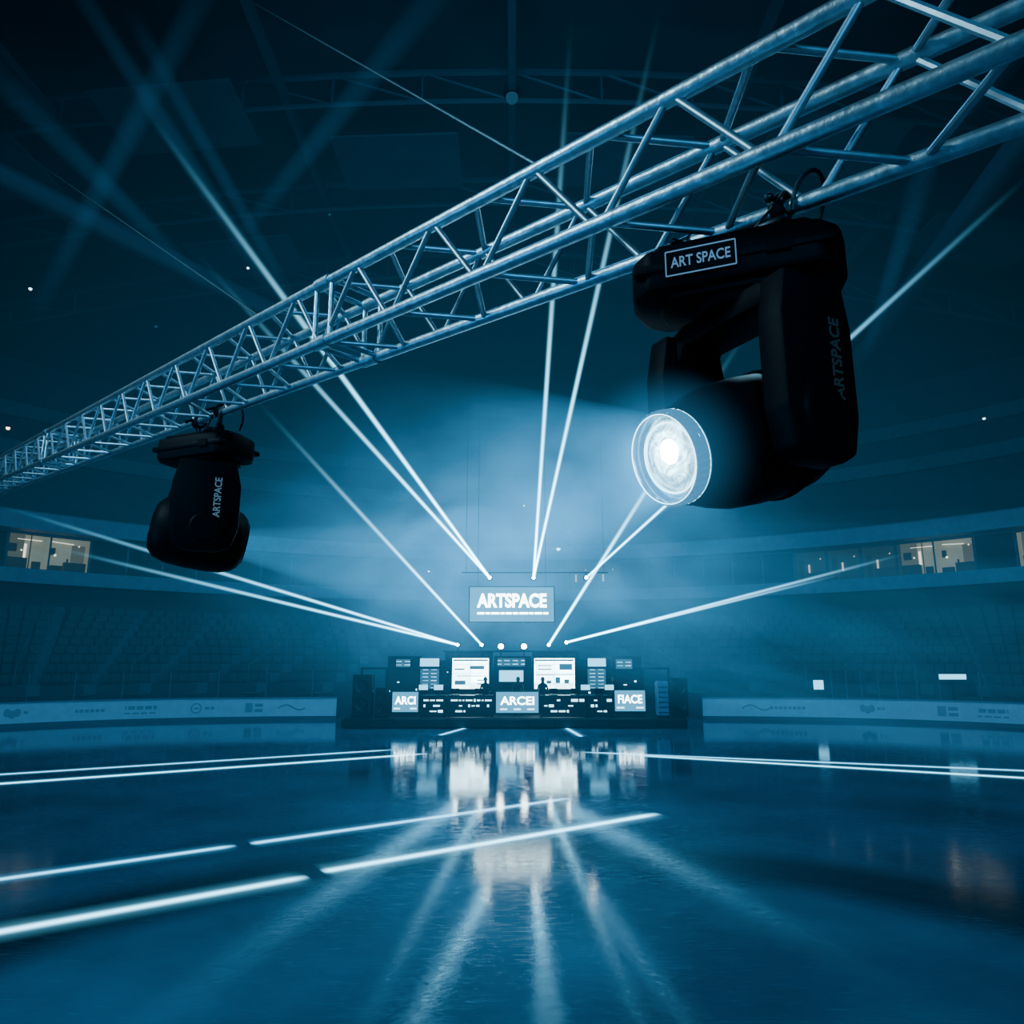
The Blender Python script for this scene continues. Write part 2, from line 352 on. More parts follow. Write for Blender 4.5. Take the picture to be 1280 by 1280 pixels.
# suite windows between fascias
nw=76; lit_px=[(20,110),(1120,1210),(1245,1300)]; dim_px=[(985,1100),(700,760)]
wi=1
def px_x(P):
    d=P-Vector((0,0,EYE)); c=d.y*CT+d.z*ST; return 640+F*d.x/c if c>0 else None
prev_lit=False
for i in range(nw):
    t0=-math.pi*.62+math.pi*1.24*i/nw; t1=-math.pi*.62+math.pi*1.24*(i+1)/nw
    a=c_fascia(t0,1.03); b2=c_fascia(t1,1.03); pm=(a+b2)/2; pm.z=10; x=px_x(pm) if pm.y>3 else None
    d=(b2-a); L=d.length; d.normalize(); nrm=Vector((-d.y,d.x,0)); 
    if nrm.dot(Vector((0,12,0))-pm)<0: nrm=-nrm
    lit= x is not None and any(l<x<r for l,r in lit_px)
    dim= x is not None and any(l<x<r for l,r in dim_px)
    W=empty("window_%d"%wi,((a+b2)/2)); W.location.z=8.75; W.rotation_euler=(0,0,math.atan2(d.y,d.x)); 
    sgn = 1 if (Matrix.Rotation(W.rotation_euler.z,3,'Z')@Vector((0,1,0))).dot(nrm)>0 else -1
    tag(W,"lit suite window with warm interior" if lit else ("dimly lit suite window with small lamps" if dim else "dark unlit suite window"),"window",kind="structure"); wi+=1
    fr=MB(); h=2.45
    pw=.05 if lit else .12
    for xx in (-L/2+.02,L/2-.02): fr.box((xx,0,h/2),(pw,.10,h))
    fr.box((0,0,.05),(L,.12,.1)); fr.box((0,0,h-.05),(L,.12,.1)); fr.done("window_frame",M_kick,W)
    s=-sgn
    if not lit and not dim:
        MB().box((0,-.02*sgn,h/2),(L-.2,.03,h-.2)).done("window_glass",M_glassd,W)
    elif dim:
        MB().box((0,1.0*s,h/2),(L+.3,.05,h)).done("room_wall",M_dimroom,W)
        MB().box((.1*L,.8*s,.4),(L*.6,.3,.8)).box((-.35*L,.8*s,.9),(L*.12,.3,1.8)).done("furniture",M_roomdark,W)
        MB().box((-L*.12,.9*s,h*.45),(.12,.05,.7)).ball((L*.25,.8*s,h*.75),.05).done("room_lamp",M_dimlamp,W)
    else:
        first=not prev_lit
        MB().box((0,1.2*s,h/2),(L+.5,.05,h)).done("room_wall",M_warmroom,W)
        if first:
            MB().box((-L*.25,1.0*s,h*.5),(L*.45,.06,h)).done("room_partition",M_roomshade,W)
            MB().box((-L*.20,.8*s,.45),(L*.5,.4,.8)).box((-.30*L,.95*s,h*.62),(L*.22,.03,h*.22)).box((L*.28,.7*s,.35),(L*.2,.2,.6)).box((L*.12,.9*s,h*.5),(.06,.05,h)).done("furniture",M_roomdark,W)
            MB().box((L*.1,1.0*s,h*.86),(L*.6,.06,.04)).box((L*.02,1.1*s,h*.55),(L*.06,.04,h*.4)).ball((-L*.1,.7*s,h*.55),.06).done("room_lamp",M_warmlamp,W)
        else:
            MB().box((L*.30,1.0*s,h*.42),(L*.34,.06,h*.8)).done("room_partition",M_roomshade,W)
            MB().box((L*.22,.8*s,.42),(L*.55,.4,.7)).box((-L*.25,.7*s,.3),(L*.3,.3,.4)).box((.02*L,.7*s,.75),(.10,.1,.5)).box((-.34*L,.9*s,h*.6),(L*.12,.03,h*.2)).done("furniture",M_roomdark,W)
            MB().box((-L*.1,1.0*s,h*.86),(L*.55,.06,.04),0,rot=Matrix.Rotation(.06,3,'Y')).ball((-L*.28,.9*s,h*.5),.08).ball((L*.3,.9*s,h*.8),.05).done("room_lamp",M_warmlamp,W)
    prev_lit=lit
# roof steel
def arch(Y):
    A=MB(); pts=[]
    for i in range(25):
        x=-52+104*i/24; pts.append(Vector((x,Y,22.5+8.5*(1-(x/52)**2))))
    for a,b_ in zip(pts[:-1],pts[1:]): A.tube(a,b_,.17,seg=6); A.tube(a-Vector((0,0,1.6)),b_-Vector((0,0,1.6)),.12,seg=6)
    for i in range(24): A.tube(pts[i],pts[i+1]-Vector((0,0,1.6)),.08,seg=5); A.tube(pts[i],pts[i]-Vector((0,0,1.6)),.08,seg=5)
    return tag(A.done("roof_truss",M_beam),"dark arched steel roof truss spanning the arena","roof truss","arched roof trusses")
for Y in (14,22,30,38,46): arch(Y)
for x in (-22,-11,0,11,22):
    z=22.5+8.5*(1-(x/52)**2)-.9
    tag(MB().box((x,30,z),(.35,44,.5)).done("roof_purlin",M_beam),"long dark steel roof purlin crossing the arches","roof beam","roof purlins")
def duct(p,q,r,label):
    p=Vector(p);q=Vector(q); o=MB().tube((0,0,0),q-p,r,seg=16).done("ventilation_duct",M_beam,None,True); o.location=p; tag(o,label,"ventilation duct","roof ducts")
duct((-26,12,20.5),(-10,44,22.5),.5,"long round dark ventilation duct hung under the roof")
duct((16,12,20.5),(22,44,21.5),.5,"long round dark ventilation duct hung under the roof")
def tiny(name,px,py,Y,r,mat,label,cat):
    p=at(px,py,Y); e=empty(name,p); tag(e,label,cat)
    MB().ball((0,0,0),r).done("bulb",mat,e); MB().lathe([(0,0),(.0,r*1.3),(r*.9,r*1.5),(r*1.4,r*.9),(r*1.4,0)],16,Matrix.Rotation(math.pi/2,4,'X')@Matrix.Translation((0,r*.3,0))).done("lamp_housing",M_black,e)
M_tw=emit("tiny_warm",(1,.7,.4),5,True); M_tc=emit("tiny_cool",(.5,.85,1),4,True); M_tb=emit("tiny_blue",(.08,.35,.6),.18,True)
tiny("ceiling_lamp",640,122,20,.2,M_tb,"small dim blue round lamp hung under the roof","lamp")
for px,py,Y,r,mm in ((10,535,38,.10,M_tw),(1230,523,40,.08,M_tc),(38,361,34,.08,M_tc),(698,686,55,.15,M_tc),(655,632,55,.06,M_tc),(412,268,30,.06,M_tb),(195,408,34,.07,M_tb),(310,335,26,.05,M_tc),(536,714,52,.07,M_tc),(1172,338,34,.05,M_tb)):
    tiny("ceiling_lamp",px,py,Y,r,mm,"tiny glowing lamp high on the arena structure","lamp")

# ---------------------------------------------------------------- rink boards
def run_board(t0,t1,marks,label,stan):
    E=empty("rink_board",c_board(t0)); tag(E,label,"rink board","white rink boards"); inv=Matrix.Translation(-E.location)
    n=60; ts=[t0+(t1-t0)*i/n for i in range(n+1)]
    def sweep(name,w0,w1,z0,z1,mat):
        mm=MB(); cols=[]
        for i,t in enumerate(ts):
            p=c_board(t); q=c_board(t+.002); d=(q-p).normalized(); nn=Vector((-d.y,d.x,0))
            if nn.dot(Vector((0,12,0))-p)<0: nn=-nn
            cols.append([mm.bm.verts.new(inv@(p+nn*w+Vector((0,0,z)))) for w,z in ((w0,z0),(w1,z0),(w1,z1),(w0,z1))])
        for a,b_ in zip(cols[:-1],cols[1:]):
            for j in range(4): mm.bm.faces.new((a[j],b_[j],b_[(j+1)%4],a[(j+1)%4]))
        mm.bm.faces.new(cols[0]); mm.bm.faces.new(cols[-1][::-1])
        return mm.done(name,mat,E)
    sweep("board_panel",-.1,.02,.18,1.05,M_board); sweep("kick_plate",-.1,.03,0,.18,M_kick); sweep("cap_rail",-.12,.05,1.05,1.12,M_rail)
    for t,kind in marks:
        p=c_board(t); q=c_board(t+.002); d=(q-p).normalized()
        if d.x<0: d=-d
        nn=Vector((-d.y,d.x,0)); 
        if nn.dot(Vector((0,12,0))-p)<0: nn=-nn
        mw=basis(d,(0,0,1),nn,inv@(p+nn*.032+Vector((0,0,.62)))); g=MB()
        if kind=='bars':
            for j in range(5): g.box((-.75+.37*j,.08,0),(.3,.17,.008))
            for j in range(4): g.box((-.55+.37*j,-.18,0),(.28,.07,.008))
        elif kind=='ring':
            g.lathe([(0,.26),(0,.20),(.008,.20),(.008,.26)],24,Matrix.Rotation(math.pi/2,4,'X'),close=True); g.box((0,0,0),(.26,.07,.008)); 
            for j in range(4): g.box((.5+.27*j,.0,0),(.2,.13,.008))
        elif kind=='leaf':
            for j in range(3): g.ball((-.22+.2*j,.04*(-1)**j,0),.14,12,(1,1.3,.03))
            for j in range(5): g.box((.5+.22*j,.03,0),(.17,.12,.008))
        elif kind=='blocks':
            g.box((-.25,0,0),(.36,.46,.008),.0).box((.22,.12,0),(.4,.16,.008)).box((.22,-.14,0),(.4,.16,.008))
        elif kind=='thin':
            for j in range(8): g.box((-.8+.22*j,.0,0),(.16,.14,.008))
        elif kind=='swoosh':
            for j in range(9): g.box((-.6+.15*j,.12*math.sin(j*.7),0),(.19,.07,.008),rot=Matrix.Rotation(.5*math.cos(j*.7),3,'Z'))
        g.done("advert_print",M_logo,E,mw=mw)
    for t in stan:
        p=inv@c_board(t); MB().tube(p+Vector((0,0,1.1)),p+Vector((0,0,2.5)),.03).done("glass_post",M_kick,E)
    return E
def t_for_px(px,lo,hi):
    best=None
    for i in range(400):
        t=lo+(hi-lo)*i/399; x=px_x(c_board(t)+Vector((0,0,.6)))
        if best is None or abs(x-px)<best[0]: best=(abs(x-px),t)
    return best[1]
Lr=lambda px:t_for_px(px,-1.25,-.0); Rr=lambda px:t_for_px(px,0.0,1.25)
run_board(-1.5,Lr(420),[(Lr(15),'leaf'),(Lr(112),'thin'),(Lr(175),'bars'),(Lr(245),'ring'),(Lr(318),'blocks'),(Lr(365),'swoosh')],"white rink board with printed advert marks beside the booth",[Lr(x) for x in (30,90,150,210,270,330,390)])
run_board(Rr(878),1.5,[(Rr(945),'swoosh'),(Rr(985),'thin'),(Rr(1085),'leaf'),(Rr(1185),'blocks'),(Rr(1240),'bars')],"white rink board with printed advert marks below glass posts",[Rr(x) for x in (1042,1060,1080,1102,1125,1150,1178,1230)])
for (px,py,w,h,Y) in ((1023,856,12,11,38.6),(1190,846,34,6,36.0)):
    p=at(px,py,Y); s=Y/F; E=empty("information_panel",p); tag(E,"small glowing white panel on a post in the stands","sign")
    MB().box((0,.06,0),(w*s+.1,.1,h*s+.1),.02).box((0,.06,-.7),(.08,.08,1.3)).done("panel_frame",M_dark,E)
    MB().box((0,-.01,0),(w*s,.02,h*s),.005).done("panel_light",M_scrC,E)

# ================================================================= STAGE BOOTH
D=34.0
pl=empty("stage_platform",(0,D,0)); tag(pl,"low black stage platform standing on the ice","stage")
MB().box((.15,2.0,.22),(15.4,5.0,.44),.03).done("deck",M_dark,pl)
for i in range(13): MB().box((-7.1+i*1.2,-.53,.22),(1.1,.03,.34),.01).done("fascia_panel",M_desk,pl)
bk=empty("stage_backdrop",(0,D+2.2,.44)); tag(bk,"dark framed backdrop wall carrying the booth screens","backdrop")
for x0,x1,hh_ in ((-6.15,-4.5,2.75),(-4.45,-3.3,2.55),(-3.2,-.95,2.95),(-.9,.95,2.75),(1.0,3.3,2.95),(3.35,4.9,2.6),(4.95,6.4,2.75)):
    MB().box(((x0+x1)/2,.3,hh_/2),(x1-x0,.15,hh_),.02).done("back_panel",M_dark,bk)
g=MB()
for x in (-7.4,-6.18,-4.48,-3.25,-.92,.98,3.32,4.92,6.42,7.7): g.box((x,.15,1.1),(.10,.12,2.2))
g.box((.15,.15,2.15),(15.2,.10,.10)); g.box((0,.15,2.98),(6.8,.08,.08))
for x in (-3.25,3.32): g.box((x,.15,2.55),(.1,.1,.9))
g.done("frame",M_clamp,bk)
for i in range(22):
    x=-6.0+i*.57; 
    if abs(x)<3.3 and random.random()<.4: continue
    MB().box((x+random.uniform(-.2,.2),.20,random.uniform(.9,2.0)),(random.choice((.06,.1,.16)),.03,random.choice((.05,.08))),.005).done("status_light",M_led,bk)
def screen(px0,py0,px1,py1,Y,mat,label,txt=None,bars=0,width=None,deco=0):
    a=at(px0,py1,Y); b_=at(px1,py0,Y); c=(a+b_)/2; w=b_.x-a.x; h=b_.z-a.z
    E=empty("led_screen",c); tag(E,label,"screen","booth screens")
    MB().box((0,.06,0),(w+.08,.1,h+.08),.015).done("screen_frame",M_dark,E)
    MB().box((0,0,0),(w,.02,h)).done("screen_panel",mat,E)
    if txt: text_obj("screen_lettering",txt,h*.55,M_white,FACE_CAM((0,-.02,h*.06)),E,width=(width or .8)*w,bold=h*.012)
    for j in range(bars):
        MB().box((-w*.32+j*w*.64/max(1,bars-1),-.015,-h*.33),(w*.5/bars,.01,h*.08)).done("screen_caption",M_led,E)
    if deco:
        sets=(((0,.44,.96,.06),(-.30,.14,.28,.05),(.18,.20,.40,.12),(.05,-.08,.84,.03),(-.28,-.30,.30,.14),(.30,-.22,.22,.04),(.30,-.34,.22,.04)),
              ((0,.44,.96,.06),(.28,.22,.32,.20),(-.24,.26,.34,.04),(-.24,.14,.34,.04),(0,-.04,.9,.03),(.08,-.22,.12,.20),(-.14,-.28,.12,.10),(.30,-.26,.12,.14)))
        for cx_,cz_,sx_,sz_ in sets[deco-1]:
            MB().box((cx_*w,-.015,cz_*h),(sx_*w,.01,sz_*h)).done("screen_graphic",M_scrdark,E)
    return E
Yb=D+2.1
screen(565,823,611,861,Yb,M_scrA,"large bright video screen with grid picture on the backdrop",deco=1)
screen(668,823,718,861,Yb,M_scrA,"large bright video screen with grid picture on the backdrop",deco=2)
screen(525,823,549,833,Yb,M_scrC,"small pale screen above a narrow dim one")
screen(525,836,549,861,Yb,M_scrB,"narrow upright dim blue screen on the backdrop")
screen(735,823,757,833,Yb,M_scrC,"small pale screen above a narrow dim one")
screen(735,836,757,861,Yb,M_scrB,"narrow upright dim blue screen on the backdrop")
screen(495,824,513,834,Yb,M_scrB,"small pale screen on the backdrop")
screen(770,824,790,836,Yb,M_scrB,"small pale screen on the backdrop")
screen(622,823,656,833,Yb,M_scrB,"wide low screen with rows of small captions")
screen(624,838,654,852,Yb,M_scrC,"central glowing blue screen on the backdrop")
screen(490,865,523,890,D-.2,M_screenmid,"front desk screen with white lettering","ARCI",bars=2)
screen(620,865,673,891,D-.2,M_screenmid,"central front desk screen with white lettering","ARCEI",bars=3)
screen(769,863,806,889,D-.2,M_screenmid,"front desk screen with white lettering","FIACE",bars=2)
def desk(px0,px1,Y,label):
    a=at(px0,895,Y); b_=at(px1,895,Y); w=b_.x-a.x; c=(a.x+b_.x)/2
    E=empty("control_desk",(c,Y,.44)); tag(E,label,"desk","booth desks")
    MB().box((0,.1,.95),(w,.8,.06),.01).done("desk_top",M_desk,E)
    MB().box((0,-.27,.48),(w,.05,.9),.01).done("front_panel",M_desk,E)
    for x in (-w/2+.05,w/2-.05): MB().box((x,.15,.47),(.06,.6,.92),.01).done("side_panel",M_desk,E)
    for r in range(3):
        x=-w/2+.15
        while x<w/2-.25:
            ww=random.choice((.08,.14,.22,.3)); 
            if random.random()<.55: MB().box((x+ww/2,-.31,.28+.24*r),(ww,.015,random.choice((.05,.07,.11)))).done("indicator_light",M_led,E)
            x+=ww+.07
    return E
for a,b_ in ((526,558),(560,617),(676,733),(734,766)):
    desk(a,b_,D+.15,"black control desk with glowing indicator strips")
def laptop(x,Y,z):
    E=empty("laptop",(x,Y,z)); tag(E,"open laptop standing on the control desk","laptop","laptops on the desks")
    MB().box((0,0,.015),(.4,.28,.03),.008).done("laptop_base",M_clamp,E)
    MB().box((0,-.15,.17),(.4,.02,.27),.008,rot=Matrix.Rotation(.25,3,'X')).done("laptop_lid",M_clamp,E)
for x in (-2.6,-1.5,1.9,2.9,4.0): laptop(x,D+.25,1.42)
def monitor(x,Y,z):
    E=empty("small_monitor",(x,Y,z)); tag(E,"small lit monitor on a stand on the desk","monitor","small desk monitors")
    MB().box((0,0,.01),(.22,.18,.02),.005).box((0,.02,.12),(.04,.03,.22)).done("monitor_stand",M_dark,E)
    MB().box((0,0,.34),(.46,.05,.28),.01).done("monitor_case",M_dark,E); MB().box((0,-.03,.34),(.41,.01,.23)).done("monitor_screen",M_scrC,E)
for x in (-4.1,-3.4,3.4,4.5): monitor(x,D+.3,1.42)
def speaker(px,w,h,label):
    p=at(px,895,D+.4); E=empty("speaker_cabinet",(p.x,D+.4,.44)); tag(E,label,"speaker","booth speakers")
    MB().box((0,0,h/2),(w,.6,h),.03).done("cabinet",M_desk,E)
    for i,z in enumerate((h*.3,h*.72)):
        MB().lathe([(-.31,w*.36),(-.33,w*.36),(-.33,w*.30),(-.27,w*.12),(-.30,.0)],24).done("speaker_cone",M_clamp,E,mw=Matrix.Translation((0,0,z)),smooth=True)
speaker(453,.9,1.9,"tall black speaker cabinet at the end of the stage")
speaker(850,.7,1.75,"tall black speaker cabinet at the end of the stage")
speaker(477,.55,1.3,"short black speaker cabinet beside the tall one")
p=at(826,895,D+.4); E=empty("equipment_rack",(p.x,D,.44)); tag(E,"pale grey equipment rack on wheels","equipment rack")
MB().box((0,0,.85),(.5,.6,1.5),.03).done("rack_body",M_rail,E)
for i in range(6): MB().box((0,-.31,.25+.22*i),(.42,.02,.03)).done("rack_shelf",M_desk,E)
for sx in (-.2,.2):
    MB().ball((sx,-.2,.05),.05,10).done("wheel",M_black2,E)
def person(x,Y,z,lean,label,turn=0.0,arm=0.0):
    E=empty("person",(x,Y,z)); E.rotation_euler=(0,0,turn); tag(E,label,"person")
    V=[(0,0,.95),(0,-.02*lean,1.15),(0,-.06*lean,1.38),(0,-.09*lean,1.50),(0,-.12*lean,1.60),(0,-.13*lean,1.70)]
    R=[.15,.13,.15,.06,.095,.08]; Ed=[(0,1),(1,2),(2,3),(3,4),(4,5)]
    for s in (-1,1):
        i=len(V); V+=[(s*.19,-.06*lean,1.40),(s*.25,-.08-.05*arm,1.14),(s*.20,-.32,1.06+.1*arm),(s*.19,-.40,1.05+.1*arm)]; R+=[.07,.05,.035,.04]; Ed+=[(2,i),(i,i+1),(i+1,i+2),(i+2,i+3)]
        i=len(V); V+=[(s*.10,0,.88),(s*.12,-.01,.48),(s*.13,.02,.09),(s*.14,-.14,.04)]; R+=[.095,.065,.045,.04]; Ed+=[(0,i),(i,i+1),(i+1,i+2),(i+2,i+3)]
    me=bpy.data.meshes.new("body"); me.from_pydata(V,Ed,[]); me.materials.append(M_cloth); o=bpy.data.objects.new("body",me); link(o,E)
    md=o.modifiers.new("skin",'SKIN'); md.use_smooth_shade=True
    for i,v in enumerate(me.skin_vertices[0].data): v.radius=(R[i],R[i]*.85); v.use_root=(i==0)
    o.modifiers.new("sub",'SUBSURF').levels=1
    hc=Vector((0,-.12*lean,1.64))
    MB().ball(hc,.105,20,(.82,.95,1.15)).ball(hc+Vector((0,-.105,-.01)),.02,8).ball(hc+Vector((.085,0,0)),.025,8).ball(hc+Vector((-.085,0,0)),.025,8).done("head",M_skin,E,smooth=True)
    MB().ball(hc+Vector((0,.02,.03)),.115,16,(.85,.95,1.05)).done("hair",M_hair,E,smooth=True)
person(at(607,850,D+1.0).x,D+1.0,.44,1.0,"person in dark clothes standing at the control desk leaning forward")
person(at(678,850,D+1.0).x,D+1.0,.44,.6,"person in dark clothes working at the control desk",.2,.5)
person(at(648,850,D+1.2).x,D+1.2,.44,.8,"person in black standing behind the central screen",-.2)
person(at(766,852,D+1.0).x,D+1.0,.44,.7,"person in dark clothes standing by the side screen",.3)
# hanging sign screen
a=at(587,777,D); b_=at(692,734,D); c=(a+b_)/2; w=b_.x-a.x; h=b_.z-a.z
E=empty("hanging_screen",c); tag(E,"glowing blue hanging sign screen with bold white lettering","sign screen")
MB().box((0,.07,0),(w+.1,.12,h+.1),.02).done("screen_frame",M_dark,E)
MB().box((0,0,0),(w,.02,h)).done("screen_panel",M_screenmid,E)
text_obj("sign_lettering","ARTSPACE",.86,M_white,FACE_CAM((0,-.03,.14)),E,width=w*.83,bold=.035)
x=-w*.41
for ww in (.34,.22,.4,.18,.3,.26,.42,.2,.36,.24): MB().box((x+ww/2,-.02,-h*.26),(ww,.01,.10)).done("sign_caption",M_white,E); x+=ww+.045
for sx in (-1.6,1.6): MB().tube((sx,.07,h/2),(sx,.07,22),.012,seg=6).done("hanging_wire",M_dark,E)
E=empty("lighting_bar",(0,D+.35,7.0)); tag(E,"thin dark pipe hung above the sign carrying laser projectors","lighting bar")
MB().tube((-2.4,0,0.1),(4.6,0,.1),.03).done("pipe",M_dark,E)
for sx in (-2.2,4.4): MB().tube((sx,0,.1),(sx,0,20),.012,seg=6).done("hanging_wire",M_dark,E)
M_src=emit("laser_source",(.75,.95,1),60)
def projector(px,py,Y,stand,big=1.0,label="small black laser projector with a blazing aperture"):
    p=at(px,py,Y); E=empty("laser_projector",p); tag(E,label,"laser projector","laser projectors")
    MB().box((0,.2,0),(.24*big,.32,.2*big),.02).done("projector_housing",M_dark,E)
    MB().ball((0,.02,0),.075*big,16).done("projector_lens",M_src,E)
    g=MB()
    if stand: g.tube((0,.2,-.1),(0,.2,-max(.2,p.z-3.2)),.03)
    else: g.tube((0,.2,.1),(0,.3,.25),.025)
    g.done("mounting_bracket",M_clamp,E); return p
src={}
for key,px,py,st in (('a',612,722,0),('b',667,722,0),('c',733,722,0),('d',602,806,1),('e',686,806,1),('f',572,806,1),('g',708,803,1)):
    src[key]=projector(px,py,D if not st else D+1.9,st)
for px in (626,655):
    projector(px,808,D+1.9,1,1.7,"round floodlight with a bright white face on the backdrop")

# ================================================================= LASER BEAMS
M_la=glow_mat("laser_bright",(.22,.70,1),11.0,2.4,5.0); M_lb=glow_mat("laser_side",(.18,.65,1),8.0,1.7,5.0)
def glow_cone(name,r0,r1,L,mat,parent,seg=24):
    mb=MB(); bmesh.ops.create_cone(mb.bm,cap_ends=False,segments=seg,radius1=r0,radius2=r1,depth=1,matrix=Matrix.Translation((0,0,.5)))
    o=mb.done(name,mat,parent,True,angle=80); o.scale=(1,1,L)
    return o
def laser(p,q,strong=True,r0=.095,r1=.14,label="bright cyan laser beam fanning up from the stage"):
    E=empty("laser_beam",p); d=q-p; E.rotation_mode='QUATERNION'; E.rotation_quaternion=d.to_track_quat('Z','Y'); tag(E,label,"laser beam","laser beams")
    glow_cone("beam_light",r0,r1,d.length,M_la if strong else M_lb,E,36)
laser(src['a'],at(155,100,15),True,.095,.20); laser(src['a'],at(230,300,14))
laser(src['b'],at(716,-5,12)); laser(src['b'],at(832,-20,12))
laser(src['c'],at(1290,216,12),False,.08,.12); 
laser(src['e'],at(960,372,14)); laser(src['d'],at(300,478,14),True,.08,.12)
laser(src['f'],at(-10,629,14),False,.085,.09); laser(src['f'],at(50,680,15),False,.085,.09)
laser(src['g'],at(1140,690,21),False,.085,.09); laser(src['g'],at(1060,716,22),False,.07,.08)
M_wide=glow_mat("wide_beam_faint",(.03,.28,.62),.045,.6,2.5,both=True)
def wide(p,q,r0,r1):
    E=empty("light_beam",p); d=q-p; E.rotation_mode='QUATERNION'; E.rotation_quaternion=d.to_track_quat('Z','Y'); tag(E,"faint wide blue light beam crossing under the roof","light beam","faint roof beams")
    glow_cone("beam_light",r0,r1,d.length,M_wide,E)
wide(at(350,380,22),at(80,-40,18),.3,.35); wide(at(40,400,22),at(270,-40,18),.3,.45); wide(at(260,360,22),at(-40,60,18),.25,.5)
wide(at(380,400,20),at(165,20,18),.2,.3); wide(at(280,320,26),at(580,-50,20),.3,.6); wide(at(1080,450,24),at(1170,170,20),.2,.5)
# ---- haze : cloud with the light painted in as emission, brighter towards the stage
m,nt,o=new_mat("haze_glow",True); e=nt.nodes.new("ShaderNodeEmission"); tc=nt.nodes.new("ShaderNodeTexCoord")
l=nt.nodes.new("ShaderNodeVectorMath"); l.operation='LENGTH'; nt.links.new(tc.outputs["Object"],l.inputs[0])
def scaled(val,col):
    v=nt.nodes.new("ShaderNodeVectorMath"); v.operation='SCALE'; v.inputs[0].default_value=col; nt.links.new(val,v.inputs["Scale"]); return v.outputs[0]
kA=math_node(nt,'MULTIPLY',math_node(nt,'POWER',math_node(nt,'SUBTRACT',1.0,l.outputs["Value"],True),.9),.0105)
mpn=nt.nodes.new("ShaderNodeVectorMath"); mpn.operation='SUBTRACT'; mpn.inputs[1].default_value=(-.01,.25,.03); nt.links.new(tc.outputs["Object"],mpn.inputs[0])
mps=nt.nodes.new("ShaderNodeVectorMath"); mps.operation='MULTIPLY'; mps.inputs[1].default_value=(1.85,1.9,2.3); nt.links.new(mpn.outputs[0],mps.inputs[0])
l2=nt.nodes.new("ShaderNodeVectorMath"); l2.operation='LENGTH'; nt.links.new(mps.outputs[0],l2.inputs[0])
kB=math_node(nt,'MULTIPLY',math_node(nt,'POWER',math_node(nt,'SUBTRACT',1.0,l2.outputs["Value"],True),2.0),.12)
nz=nt.nodes.new("ShaderNodeTexNoise"); nz.inputs["Scale"].default_value=6; nz.inputs["Detail"].default_value=3; nz.inputs["Distortion"].default_value=1.2; nt.links.new(tc.outputs["Object"],nz.inputs["Vector"])
nzv=math_node(nt,'MULTIPLY',math_node(nt,'SUBTRACT',nz.outputs["Fac"],.34,True),6.4)
kB=math_node(nt,'MULTIPLY',kB,nzv)
ad=nt.nodes.new("ShaderNodeVectorMath"); ad.operation='ADD'; nt.links.new(scaled(kA,(.012,.17,.34)),ad.inputs[0]); nt.links.new(scaled(kB,(.06,.40,.80)),ad.inputs[1])
nt.links.new(ad.outputs[0],e.inputs[0]); nt.links.new(e.outputs[0],o.inputs["Volume"])
mb=MB(); mb.ball((0,0,0),1,32); H=mb.done("haze",m); H.location=(0,31,7.5); H.scale=(34,24,22); tag(H,"soft blue haze with its glow painted in, over the stage booth","haze",kind="stuff")

# ================================================================= TRUSS
B0=Vector((.299,2.01,4.34)); dn=Vector((-.997,.995,.126)).normalized()
nh=Vector((.707,.707,0)); up_=Vector((0,0,1)); h_=.31; w_=.28
def TP(s,a,b): return B0+dn*s+nh*(w_*a)+up_*(h_*b)   # a:0 front 1 back, b:0 bottom 1 top
S0,S1=-2.3,13.8
TR=empty("lighting_truss",TP(0,.5,0)); tag(TR,"aluminium box lighting truss spanning above the ice","truss"); ti=Matrix.Translation(-TR.location)
for a,b_ in ((0,0),(0,1),(1,0),(1,1)):
    MB().tube(ti@TP(S0,a,b_),ti@TP(S1,a,b_),.0250,seg=20).done("chord",M_steel,TR,smooth=True)
bay=.56; items=[]
s=S0+.1
while s<S1-bay:
    m0=s;m1=s+bay/2;m2=s+bay
    for (lo,hi) in (((0,0),(0,1)),((1,0),(1,1)),((0,0),(1,0)),((0,1),(1,1))):
        items.append((m0,TP(m0+.02,*lo),TP(m1-.01,*hi))); items.append((m1,TP(m1+.01,*hi),TP(m2-.02,*lo)))
    s+=bay
items.sort(key=lambda i:i[0])
near=[i for i in items if i[0]>-.9][:92]; ns=set(id(i) for i in near); far=[i for i in items if id(i) not in ns]
for _,p,q in near: MB().tube(ti@p,ti@q,.0115,seg=10).done("brace",M_brace,TR,smooth=True)
g=MB(); [g.tube(ti@p,ti@q,.0115,seg=8) for _,p,q in far]; tag(g.done("brace",M_brace,TR,smooth=True),kind="stuff")
for sj in (1.72,7.2):
    g=MB()
    for ds in (-.07,.07):
        c=[ti@TP(sj+ds,*ab) for ab in ((0,0),(1,0),(1,1),(0,1))]
        for i in range(4): g.tube(c[i],c[(i+1)%4],.013,seg=10)
    for ab in ((0,0),(1,0),(1,1),(0,1)): g.tube(ti@TP(sj-.06,*ab),ti@TP(sj+.06,*ab),.032,seg=16)
    g.done("section_joint",M_steel,TR,smooth=True)
def wire(p,q,label): 
    E=tag(MB().tube((0,0,0),q-p,.006,seg=6).done("bridle_wire",M_wire),label,"wire rope","rigging wires"); E.location=p
wire(TP(.28,0,1),at(300,-6,9),"thin steel wire rope rising from the truss to the roof")
wire(TP(2.4,0,1),at(-20,157,12),"thin steel wire rope rising from the truss to the roof")

